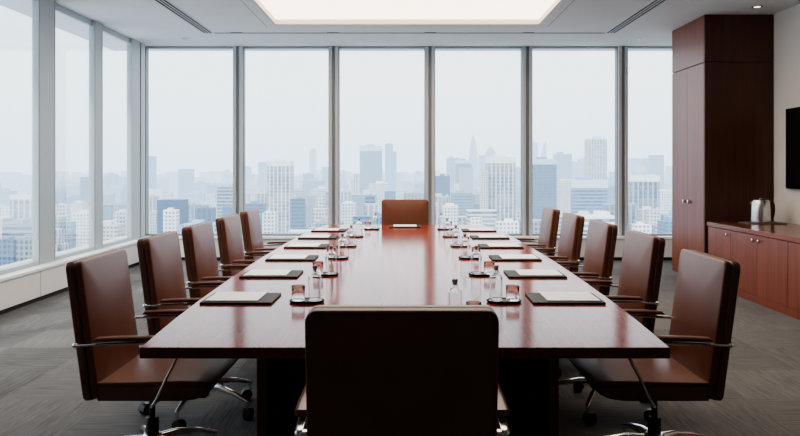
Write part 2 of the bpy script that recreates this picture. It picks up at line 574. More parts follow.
# ------------------------------------------------------------------ chairs
def make_chair(leg0):
    c = empty('office_chair')
    # backrest: a shell and a front cushion, leaning back 7.5 degrees; local x forward, chair faces +x
    bw, bh, tilt = 0.498, 0.577, R(7.5)
    base = Matrix.Translation((-0.205, 0, 0.386)) @ Matrix.Rotation(-tilt, 4, 'Y')
    # slab frame: slab x -> chair y, slab y -> up, slab z -> forward
    S = Matrix(((0, 0, 1, 0), (1, 0, 0, 0), (0, 1, 0, 0), (0, 0, 0, 1)))
    b = NB(); cushion(b, bw, bh, 0.034, 0.032, 0.006, 0.0, 0.005, base @ Matrix.Translation((0.012, 0, bh / 2)) @ S)
    back = link('backrest', b, M['leather_back'], c, 50)
    b = NB(); cushion(b, bw - 0.006, bh - 0.004, 0.031, 0.030, 0.009, 0.016, 0.0, base @ Matrix.Translation((0.0461, 0, bh / 2)) @ S)
    link('back_cushion', b, M['leather'], back, 50)
    # seat: side profile extruded across, front rolled down
    def seat_mesh(pr, hw, bev):
        b = NB()
        A = [b.verts.new((x, -hw, z)) for x, z in pr]
        B = [b.verts.new((x, hw, z)) for x, z in pr]
        n = len(pr)
        f0 = b.faces.new(A); f1 = b.faces.new(B[::-1])
        for i in range(n):
            b.faces.new((A[i], B[i], B[(i + 1) % n], A[(i + 1) % n]))
        bmesh.ops.recalc_face_normals(b, faces=b.faces[:])
        bmesh.ops.bevel(b, geom=list(set(f0.edges) | set(f1.edges)), offset=bev, segments=3, affect='EDGES', profile=0.5)
        return b
    low = [(-0.140, 0.392), (0.20, 0.392), (0.255, 0.399), (0.298, 0.418), (0.322, 0.440), (0.326, 0.450), (0.29, 0.455), (-0.140, 0.455)]
    top = [(-0.140, 0.456), (0.29, 0.456), (0.325, 0.451), (0.334, 0.456), (0.334, 0.462), (0.322, 0.470), (0.29, 0.475), (0.19, 0.477), (0.05, 0.472), (-0.140, 0.469)]
    seat = link('seat', seat_mesh(low, 0.243, 0.008), M['leather_back'], c, 50)
    link('seat_cushion', seat_mesh(top, 0.245, 0.0045), M['leather'], seat, 50)
    # armrests
    for s in (-1, 1):
        path = smooth_path([(-0.212, s * .272, .628), (-.05, s * .275, .636), (.12, s * .275, .640), (.175, s * .275, .630), (.192, s * .275, .585), (.152, s * .274, .50), (.110, s * .272, .410), (.092, s * .255, .382), (.085, s * .08, .378)], 5)
        b = NB(); sweep(b, path, 0.024, 0.013, 12, 3.0, side=(0, 1, 0.001))
        bmesh.ops.create_uvsphere(b, u_segments=12, v_segments=8, radius=0.012, matrix=Matrix.Translation((-0.214, s * .270, .628)))
        box(b, -0.222, -0.196, min(s * .243, s * .272), max(s * .243, s * .272), .621, .635, 0.003, 1)
        arm = link('armrest', b, M['chrome'], c, 40)
        b = NB()
        sweep(b, [(-.135, s * .275, .6475), (-.125, s * .275, .654), (-.05, s * .275, .6565), (.10, s * .275, .659), (.165, s * .275, .658), (.178, s * .275, .652)], [.036, .042, .044, .044, .042, .036], [.004, .017, .021, .021, .017, .005], 12, 3.5)
        link('arm_pad', b, M['arm_wood'], arm, 40)
    # under-seat mechanism and lift
    b = NB(); box(b, -0.09, 0.13, -0.085, 0.085, 0.362, 0.392, 0.008, 2); mech = link('seat_mechanism', b, M['black'], c, 40)
    b = NB(); sweep(b, [(0.10, -0.03, .385), (0.24, -0.06, .385)], 0.012); box(b, 0.225, 0.26, -0.085, -0.035, 0.355, 0.40, 0.006, 2); link('tilt_lever', b, M['black'], mech, 40)
    b = NB(); lathe(b, [(0, .20), (.013, .20), (.013, .375), (0, .375)], n=20); lathe(b, [(0, .13), (.028, .13), (.028, .243), (.024, .248), (0, .248)], n=20)
    link('gas_lift', b, M['black'], c, 40)
    b = NB(); lathe(b, [(0, .095), (.034, .095), (.045, .115), (.045, .165), (.034, .178), (0, .178)], n=20); link('base_hub', b, M['chrome'], c, 40)
    for k in range(5):
        a = R(leg0 + 72 * k)
        rot = Matrix.Rotation(a, 4, 'Z')
        pth = [rot @ Vector(p) for p in ((.035, 0, .145), (.12, 0, .150), (.22, 0, .132), (.30, 0, .105), (.318, 0, .098))]
        b = NB(); sweep(b, pth, [.040, .034, .028, .023, .018], [.050, .036, .026, .022, .018], 10, 2.6)
        e = rot @ Vector((.305, 0, 0))
        lathe(b, [(0, .062), (.009, .062), (.009, .10), (0, .10)], e.x, e.y, 10)
        leg = link('leg', b, M['chrome'], c, 40)
        b = NB()
        ca = a + R(70 + 40 * k)
        rr = Matrix.Translation((e.x, e.y, .0)) @ Matrix.Rotation(ca, 4, 'Z')
        for s in (-1, 1):
            tmp = NB()
            lathe(tmp, [(0, -.009), (.026, -.009), (.029, -.005), (.029, .005), (.026, .009), (0, .009)], n=18)
            tmp.transform(rr @ Matrix.Translation((0.018, s * .013, .029)) @ Matrix.Rotation(R(90), 4, 'X'))
            me = bpy.data.meshes.new('t'); tmp.to_mesh(me); tmp.free(); b.from_mesh(me); bpy.data.meshes.remove(me)
        tmp = NB()
        prism(tmp, [(-.018, 0), (-.012, .022), (.006, .036), (.028, .034), (.046, .018), (.04, .014), (.0, .02), (-.008, 0)], -0.021, 0.021)
        tmp.transform(rr @ Matrix.Translation((0, 0, .029)) @ Matrix.Rotation(R(90), 4, 'X'))
        me = bpy.data.meshes.new('t'); tmp.to_mesh(me); tmp.free(); b.from_mesh(me); bpy.data.meshes.remove(me)
        link('caster', b, M['black'], leg, 40)
    return c

protos = [make_chair(-98), make_chair(98 - 180 + 0)]
used = [False, False]
def chair(x, y, rz, label, kind=0):
    c = copy_tree(protos[kind]) if used[kind] else protos[kind]
    used[kind] = True
    c.location = (x, y, 0)
    c.rotation_euler = (0, 0, rz)
    c.scale = (1, 1, 0.983 if abs(x) > 0.5 and y < 3.5 else 1.03 if y > 7 else 1)     # seats are set to slightly different heights
    return tag(c, label, 'chair', 'brown leather chairs around the conference table')

ORD = ['first', 'second', 'third', 'fourth', 'fifth', 'sixth']
LY = [3.22, 4.01, 4.76, 5.57, 6.36]
RY = [3.22, 4.08, 4.94, 5.80, 6.68]
for i, y in enumerate(LY):
    chair(-1.10, y, 0.0, "brown leather armchair on the table's side-window side, %s from the near end" % ORD[i])
for i, y in enumerate(RY):
    chair(1.085, y, PI, "brown leather armchair on the table's credenza side, %s from the near end" % ORD[i], 1)
chair(-0.008, 2.155, R(90), "brown leather armchair at the table's near end, seen from its dark back")
chair(0.0, 7.60, R(-90), "brown leather armchair at the table's far end, before the back windows")

# ------------------------------------------------------------------ things on the table
def make_pad():
    b = NB(); cushion(b, 0.305, 0.25, 0.009, 0.006, 0.003)
    return link('desk_pad', b, M['pad'], None, 40)
def make_paper(w, h):
    b = NB(); box(b, -w / 2, w / 2, -h / 2, h / 2, 0, 0.004, 0.0008, 1)
    return link('notepad', b, M['paper'])
PY = [3.235, 3.975, 4.69, 5.40, 6.10, 6.78]
pad0, pap0 = make_pad(), make_paper(0.225, 0.215)
firstp = [True]
def pad_at(x, y, rz, dx, side, i):
    p, q = (pad0, pap0) if firstp[0] else (pad0.copy(), pap0.copy())
    if not firstp[0]:
        COL.objects.link(p); COL.objects.link(q)
    firstp[0] = False
    p.location = (x, y, TZ + 0.0005); p.rotation_euler = (0, 0, rz)
    q.location = (x + dx, y + (0.012 if abs(dx) > 0 else 0), TZ + 0.0098); q.rotation_euler = (0, 0, rz)
    where = ("on the table's %s side, %s from the near end" % (side, ORD[i])) if i is not None else "at the table's far end"
    tag(p, 'black leather desk pad ' + where, 'desk pad', 'desk pads on the table')
    tag(q, 'white notepad on black pad ' + where.replace("the table's ", ''), 'notepad', 'notepads on the desk pads')
for i, y in enumerate(PY):
    off = -0.02 if i == 5 else 0.0
    pad_at(-0.713 - off, y, R(random.uniform(-1, 1)), -0.024, 'side-window', i)
    pad_at(0.695 + off, y, R(random.uniform(-1, 1)), 0.024, 'credenza', i)
pad_at(0.0, 7.24, 0.0, 0.0, '', None)

def make_tray():
    b = NB(); lathe(b, [(0, 0), (.066, 0), (.074, .003), (.076, .009), (.074, .0105), (.070, .007), (0, .006)], n=40, sx=1.0, sy=0.72)
    return link('oval_tray', b, M['tray'], None, 40)
def make_bottle():
    b = NB()
    lathe(b, [(0, 0), (.024, 0), (.0275, .004), (.0275, .098), (.026, .107), (.020, .115), (.0125, .121), (.0105, .126), (.0105, .136),
              (.0085, .136), (.0085, .126), (.0105, .120), (.0192, .1135), (.0252, .106), (.0266, .0975), (.0266, .007), (.024, .0045), (0, .0045)], n=28)
    o = link('water_bottle', b, M['drink'], None, 40)
    b = NB(); lathe(b, [(0, .128), (.008, .128), (.0082, .1365), (.011, .137), (.0115, .147), (.009, .150), (0, .150)], n=20)
    link('stopper', b, M['stopper'], o, 40)
    return o
def make_tumbler():
    b = NB()
    lathe(b, [(0, 0), (.026, 0), (.0275, .003), (.0295, .062), (.0291, .0626), (.0287, .062), (.0268, .006), (.024, .0045), (0, .0045)], n=28)
    return link('drinking_glass', b, M['drink'], None, 40)
def make_white_disc():  # flat white disc, one under each bottle and glass
    b = NB(); lathe(b, [(0, 0), (.028, 0), (.0285, .001), (.028, .0018), (0, .0018)], n=28)
    return link('white_disc', b, M['paper'], None, 40)
kit = [make_tray(), make_bottle(), make_tumbler(), make_white_disc()]
firstk = [True]
def drink_set(x, y, s, where, discs=True):
    """s=-1: bottle on the table's centre line side of a left tray"""
    first = firstk[0]
    firstk[0] = False
    def get(i, again=False):
        return kit[i] if first and not again else copy_tree(kit[i])
    t = get(0); t.location = (x, y, TZ + 0.0003); t.rotation_euler = (0, 0, 0)
    tag(t, 'black oval tray with bottle and glass ' + where, 'tray', 'oval drinks trays')
    zt = TZ + 0.0068
    bx, gx = x - s * 0.034, x + s * 0.037
    if discs:
        k = get(3); k.location = (bx, y, zt); tag(k, 'white coaster under the bottle ' + where, 'coaster', 'white coasters on the drinks trays')
        k = get(3, True); k.location = (gx, y, zt); tag(k, 'white coaster under the glass ' + where, 'coaster', 'white coasters on the drinks trays')
        zt += 0.0021
    bt = get(1); bt.location = (bx, y, zt + 0.0003); bt.rotation_euler = (0, 0, random.random() * 6)
    tag(bt, 'clear glass water bottle with grey stopper ' + where, 'bottle', 'water bottles on the table')
    g = get(2); g.location = (gx, y, zt + 0.0003)
    tag(g, 'clear drinking glass beside a water bottle ' + where, 'glass', 'drinking glasses on the table')
TY = [3.17, 3.97, 4.70, 5.41, 6.17, 6.92]
LXs = [-.42, -.43, -.432, -.427, -.418, -.31]
RXs = [.424, .415, .414, .405, .385, .373]
for i, y in enumerate(TY):
    drink_set(LXs[i], y, -1, 'on side-window side, %s from the near end' % ORD[i])
    drink_set(RXs[i], y, 1, 'on credenza side, %s from the near end' % ORD[i])
drink_set(0.222, 2.79, 1, 'just beyond the near-end chair', False)

# ------------------------------------------------------------------ tall cabinet, credenza, kettle, television
def knob(parent, x, y, z, nx, ny, size=0.02):
    b = NB()
    if nx:
        sweep(b, [(x, y, z), (x + nx * 0.012, y, z)], 0.012, 0.012, 12)
        box(b, min(x + nx * .010, x + nx * .026), max(x + nx * .010, x + nx * .026), y - size / 2, y + size / 2, z - size * .75, z + size * .75, 0.003, 2)
    link('knob', b, M['chrome'], parent, 40)

CX0, CY0, CY1 = 3.45, 8.54, 9.56
ZJ = 2.545
tc = empty('tall_cabinet', ((CX0 + XR) / 2, (CY0 + CY1) / 2, 0))
tag(tc, 'floor-to-ceiling mahogany cabinet with two tall doors against the cream wall', 'cabinet')
ox, oy = tc.location.x, tc.location.y
def lb(x0, x1, y0, y1, z0, z1, bev=0.002):
    b = NB(); box(b, x0 - ox, x1 - ox, y0 - oy, y1 - oy, z0, z1, bev, 1); return b
link('carcass', lb(CX0 + 0.022, XR - 0.003, CY0 + 0.004, CY1, 0.0, ZC - 0.003), M['cab_wood'], tc)
link('side_panel', lb(CX0 + 0.003, XR - 0.003, CY0 - 0.018, CY0 + 0.003, 0.0, ZJ - 0.004), M['cab_shaded'], tc)
link('upper_side_panel', lb(CX0 + 0.003, XR - 0.003, CY0 - 0.018, CY0 + 0.003, ZJ + 0.004, ZC - 0.003), M['cab_shaded'], tc)
link('upper_panel', lb(CX0, CX0 + 0.02, CY0 + 0.006, CY1, ZJ + 0.004, ZC - 0.003), M['cab_wood'], tc)
link('plinth', lb(CX0 + 0.004, CX0 + 0.021, CY0 + 0.006, CY1, 0.0, 0.06), M['cab_wood'], tc)
ym = (CY0 + CY1) / 2 + 0.0
for y0, y1, ky in ((CY0 + 0.006, ym - 0.002, ym - 0.075), (ym + 0.002, CY1, ym + 0.075)):
    d = link('door', lb(CX0, CX0 + 0.02, y0, y1, 0.064, ZJ - 0.004), M['cab_wood'], tc)
    knob(d, CX0 - ox, ky - oy, 0.915, -1, 0, 0.030)

KX0, KY0, KY1, KZ = 3.43, 2.6, 8.38, 0.717
cr = empty('credenza', ((KX0 + XR) / 2, (KY0 + KY1) / 2, 0))
tag(cr, 'long low mahogany credenza with a row of doors along the cream wall', 'cabinet')
ox, oy = cr.location.x, cr.location.y
link('carcass', lb(KX0 + 0.025, XR - 0.003, KY0 + 0.003, KY1 - 0.003, 0.0, KZ - 0.046), M['cab_wood'], cr)
link('worktop', lb(KX0 - 0.012, XR - 0.003, KY0, KY1, KZ - 0.045, KZ, 0.003), M['cab_top'], cr)
link('plinth', lb(KX0 + 0.004, KX0 + 0.024, KY0 + 0.003, KY1 - 0.003, 0.0, 0.075), M['cab_wood'], cr)
ye = [8.375, 7.80, 7.21, 6.63, 6.04, 5.46, 4.87, 4.29, 3.70, 3.12, 2.61]
side = ['lo', 'lo', 'hi', 'lo', 'hi', 'lo', 'hi', 'lo', 'hi', 'lo']
for i in range(10):
    y1, y0 = ye[i], ye[i + 1]
    d = link('door', lb(KX0, KX0 + 0.022, y0 + 0.0025, y1 - 0.0025, 0.079, KZ - 0.05), M['cab_wood'], cr)
    ky = y0 + 0.06 if side[i] == 'lo' else y1 - 0.06
    knob(d, KX0 - ox, ky - oy, 0.615, -1, 0, 0.022)

b = NB(); cushion(b, 0.42, 0.27, 0.012, 0.02, 0.004); kt = link('serving_tray', b, M['slate'], None, 40)
kt.location = (3.92, 8.12, KZ + 0.0005)
tag(kt, 'thin dark serving tray under the steel kettle on the credenza', 'tray')
ke = empty('kettle', (3.905, 8.13, KZ + 0.014))
tag(ke, 'brushed steel electric kettle with black loop handle on the credenza', 'kettle')
b = NB(); lathe(b, [(0, 0), (.098, 0), (.104, .006), (.105, .03), (.102, .14), (.096, .222), (.092, .232), (0, .232)], n=40)
bd = link('body', b, M['steel'], ke, 40)
b = NB(); prism(b, [(-.088, -.016), (-.112, 0), (-.088, .016)], .196, .228); link('spout', b, M['steel'], bd, 40)
b = NB(); lathe(b, [(0, .233), (.086, .233), (.084, .243), (.05, .252), (.014, .254), (.014, .262), (0, .264)], n=40); link('lid', b, M['steel'], ke, 40)
b = NB(); sweep(b, smooth_path([(.086, 0, .205), (.115, 0, .218), (.142, 0, .205), (.150, 0, .15), (.146, 0, .085), (.130, 0, .052), (.098, 0, .045)], 5), .026, .016, 12, 3.0, side=(0, 1, 0.001)); link('handle', b, M['black'], ke, 40)

tv = empty('television', (4.22, 7.35, 1.537))   # hangs on its wall bracket
tag(tv, 'flat black television mounted on the cream wall above the credenza', 'television')
b = NB(); box(b, -0.03, 0.012, -0.80, 0.80, -0.44, 0.44, 0.006, 2); link('housing', b, M['black'], tv, 40)
b = NB(); box(b, -0.032, -0.0302, -0.79, 0.79, -0.43, 0.43); link('screen', b, M['screen'], tv)
b = NB(); box(b, 0.0125, 0.0285, -0.25, 0.25, -0.2, 0.2); link('wall_mount', b, M['black'], tv)

# ------------------------------------------------------------------ city
GZ = -150.0
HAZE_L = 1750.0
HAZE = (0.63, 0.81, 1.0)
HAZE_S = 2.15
def city_mat(name, kind, bw=3.2, fh=3.8, wf=0.62, hf=0.6):
    """facade with window grid in metres; wall tint and window depth from the object's colour; air haze painted in as glow by distance from the tower we are in"""
    t = NT(name)
    oi = t.n('ShaderNodeObjectInfo')
    tc = t.n('ShaderNodeTexCoord')
    geo = t.n('ShaderNodeNewGeometry')
    so = t.n('ShaderNodeSeparateXYZ'); t.l(tc.outputs['Object'], so.inputs[0])
    sn = t.n('ShaderNodeSeparateXYZ'); t.l(geo.outputs['Normal'], sn.inputs[0])
    sp = t.n('ShaderNodeSeparateXYZ'); t.l(geo.outputs['Position'], sp.inputs[0])
    isx = t.math('GREATER_THAN', t.math('ABSOLUTE', sn.outputs[0]), 0.7)
    u = t.math('ADD', t.math('MULTIPLY', so.outputs[1], isx), t.math('MULTIPLY', so.outputs[0], t.math('SUBTRACT', 1, isx)))
    cu = t.math('LESS_THAN', t.math('FRACT', t.math('ADD', t.math('DIVIDE', u, bw), 100.2)), wf)
    cz = t.math('LESS_THAN', t.math('FRACT', t.math('ADD', t.math('DIVIDE', so.outputs[2], fh), 100.1)), hf)
    if kind == 'grid':
        w = t.math('MULTIPLY', cu, cz)
    elif kind == 'ribs':
        w = t.math('MULTIPLY', cu, t.math('ADD', t.math('MULTIPLY', cz, 0.35), 0.65))
    elif kind == 'bands':
        w = cz
    elif kind == 'curtain':
        w = t.math('ADD', 0.35, t.math('MULTIPLY', t.math('MULTIPLY', cu, cz), 0.65))
    else:
        w = t.math('MULTIPLY', t.math('MULTIPLY', cu, cz), 0.5)
    w = t.math('MULTIPLY', w, t.math('LESS_THAN', sn.outputs[2], 0.5))
    w = t.math('MULTIPLY', w, oi.outputs['Alpha'])
    # uneven panes
    cell = t.n('ShaderNodeCombineXYZ')
    t.l(t.math('FLOOR', t.math('DIVIDE', u, bw)), cell.inputs[0]); t.l(t.math('FLOOR', t.math('DIVIDE', so.outputs[2], fh)), cell.inputs[1])
    wn = t.n('ShaderNodeTexWhiteNoise'); t.l(cell.outputs[0], wn.inputs[0])
    w = t.math('MULTIPLY', w, t.math('ADD', 0.62, t.math('MULTIPLY', wn.outputs[0], 0.5)))
    c = t.mix(w, oi.outputs['Color'], (0.022, 0.065, 0.135, 1))
    d = t.n('ShaderNodeBsdfPrincipled')
    d.inputs['Roughness'].default_value = 0.5
    d.inputs['Specular IOR Level'].default_value = 0.3
    t.l(c, d.inputs['Base Color'])
    e = t.n('ShaderNodeEmission'); e.inputs[0].default_value = HAZE + (1,); e.inputs[1].default_value = HAZE_S  # distance haze painted onto the facade as emission, no air volume
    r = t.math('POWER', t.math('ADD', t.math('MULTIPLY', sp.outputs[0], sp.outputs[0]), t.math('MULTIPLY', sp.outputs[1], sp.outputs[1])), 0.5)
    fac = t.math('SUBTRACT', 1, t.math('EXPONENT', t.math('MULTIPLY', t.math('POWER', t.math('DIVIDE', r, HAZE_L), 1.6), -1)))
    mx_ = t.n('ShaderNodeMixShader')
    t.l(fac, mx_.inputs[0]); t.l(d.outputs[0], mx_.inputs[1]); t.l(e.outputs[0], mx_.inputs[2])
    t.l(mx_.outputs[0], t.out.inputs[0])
    return t.m
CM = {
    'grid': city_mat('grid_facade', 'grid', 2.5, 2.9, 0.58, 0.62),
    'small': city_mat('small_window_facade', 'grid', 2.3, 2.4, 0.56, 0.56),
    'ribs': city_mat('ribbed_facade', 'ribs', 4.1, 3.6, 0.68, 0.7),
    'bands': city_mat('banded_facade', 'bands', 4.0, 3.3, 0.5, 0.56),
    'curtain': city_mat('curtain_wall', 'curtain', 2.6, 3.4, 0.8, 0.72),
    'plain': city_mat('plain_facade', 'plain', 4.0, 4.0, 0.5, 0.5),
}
TONES = {   # wall tint + window depth
    'white': (0.70, 0.70, 0.69, 0.9), 'cream': (0.60, 0.57, 0.53, 0.85), 'grey': (0.33, 0.37, 0.41, 0.9),
    'blue': (0.12, 0.22, 0.35, 0.9), 'dark blue': (0.05, 0.11, 0.21, 0.95), 'pale blue': (0.27, 0.39, 0.53, 0.85), 'glass': (0.20, 0.33, 0.48, 0.85),
}
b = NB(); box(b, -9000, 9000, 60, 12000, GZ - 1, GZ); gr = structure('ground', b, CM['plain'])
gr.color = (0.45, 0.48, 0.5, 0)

foot = []
def clash(x0, x1, y0, y1, m=2.0):
    return any(x0 - m < a1 and a0 < x1 + m and y0 - m < b1 and b0 < y1 + m for a0, a1, b0, b1 in foot)
def ztop(y, D):
    return H - (y - CY) * D / F

def building(px0, px1, py, D, tone, style, crown='plant', deep=0.9, push=True):
    """office block whose front stands D metres away, spanning px0..px1 with its roof at py, on the ground"""
    for _ in range(60):
        x0, x1 = (px0 - CX) * D / F, (px1 - CX) * D / F
        dep = (x1 - x0) * deep
        if not clash(x0, x1, D, D + dep):
            break
        if not push:
            return None
        D *= 1.015
    foot.append((x0, x1, D, D + dep))
    zt = ztop(py, D)
    w, hgt = x1 - x0, zt - GZ
    hw, hd = w / 2, dep / 2
    rnd = random.random
    b = NB()
    parts = []
    if crown == 'step':            # shoulders set back twice
        box(b, -hw, hw, -hd, hd, 0, hgt * 0.80)
        box(b, -hw * .78, hw * .78, -hd * .78, hd * .78, hgt * .80, hgt * .92)
        box(b, -hw * .5, hw * .5, -hd * .5, hd * .5, hgt * .92, hgt)
    elif crown == 'spire':
        zs = [0, .72, .84, .92, .97, 1.0]
        ws = [1, .84, .66, .46, .26]
        for k in range(5):
            box(b, -hw * ws[k], hw * ws[k], -hd * ws[k], hd * ws[k], hgt * zs[k], hgt * zs[k + 1])
        s = NB(); lathe(s, [(hw * .12, hgt), (hw * .06, hgt + w * .5), (0, hgt + w * 1.25)], n=8); parts.append(('spire', s))
    elif crown == 'dome':
        box(b, -hw, hw, -hd, hd, 0, hgt - w * .62)
        s = NB(); lathe(s, [(hw * .96, hgt - w * .62), (hw * .86, hgt - w * .38), (hw * .62, hgt - w * .16), (hw * .25, hgt - w * .04), (0, hgt)], n=20); parts.append(('dome', s))
    elif crown == 'peak':
        box(b, -hw, hw, -hd, hd, 0, hgt - w * .75)
        box(b, -hw * .75, hw * .75, -hd * .75, hd * .75, hgt - w * .75, hgt - w * .5)
        s = NB(); lathe(s, [(hw * .95, hgt - w * .5), (hw * .45, hgt - w * .22), (0, hgt)], n=4); parts.append(('pointed_roof', s))
    elif crown == 'slant':
        pr = [(-hw, 0), (hw, 0), (hw, hgt), (hw * .2, hgt - w * .9), (-hw * .5, hgt - w * 2.0), (-hw, hgt - w * 3.0)]
        A = [b.verts.new((x, -hd, z)) for x, z in pr]; B = [b.verts.new((x, hd, z)) for x, z in pr]
        b.faces.new(A); b.faces.new(B[::-1])
        for i in range(len(pr)):
            j = (i + 1) % len(pr)
            b.faces.new((A[i], B[i], B[j], A[j]))
    elif crown == 'round':
        lathe(b, [(hw, 0), (hw, hgt - w * .8), (hw * .9, hgt - w * .35), (hw * .6, hgt - w * .1), (0, hgt)], n=20)
    elif crown == 'crown':         # parapet band standing proud of the shaft
        ch = min(hgt * .06, w * .22)
        box(b, -hw * .975, hw * .975, -hd * .975, hd * .975, 0, hgt - ch)
        s = NB(); box(s, -hw, hw, -hd, hd, hgt - ch + .01, hgt); parts.append(('parapet_band', s))
        s = NB(); box(s, -hw * .5, hw * .3, -hd * .5, hd * .4, hgt + .01, hgt + w * .08); parts.append(('roof_plant', s))
    elif crown == 'lshape':
        box(b, -hw, hw * .35, -hd, hd, 0, hgt)
        box(b, hw * .35, hw, -hd * .9, hd, 0, hgt * (0.86 + .06 * rnd()))
        s = NB(); box(s, -hw * .7, 0, -hd * .5, hd * .5, hgt + .01, hgt + w * .1); parts.append(('roof_plant', s))
    else:
        box(b, -hw, hw, -hd, hd, 0, hgt)
        if crown == 'plant':
            a = -0.7 + 0.6 * rnd()
            s = NB(); box(s, hw * a, hw * (a + .7), -hd * .6, hd * .5, hgt + .01, hgt + min(w * .14, 6)); parts.append(('roof_plant', s))
            if rnd() < .6:
                s = NB(); box(s, hw * .72, hw * .9, -hd * .7, -hd * .3, hgt + .01, hgt + min(w * .09, 4)); parts.append(('stair_head', s))
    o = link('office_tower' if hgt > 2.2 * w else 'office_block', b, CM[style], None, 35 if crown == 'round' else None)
    o.location = ((x0 + x1) / 2, D + dep / 2, GZ)
    col = TONES[tone]
    k = 0.78 + 0.34 * rnd()
    o.color = (min(1, col[0] * k), min(1, col[1] * k), min(1, col[2] * k), col[3])
    for nm, s in parts:
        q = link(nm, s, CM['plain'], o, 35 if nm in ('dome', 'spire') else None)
        lift = 0.4 if nm == 'parapet_band' else 0.05
        q.color = (*(min(0.8, v * k * 1.05 + lift) for v in col[:3]), 0.15)
    o['_x'] = (px0 + px1) / 2
    o['_y'] = py
    o['_D'] = D
    o['_w'] = px1 - px0
    o['_t'] = tone; o['_s'] = style; o['_c'] = crown
    return o

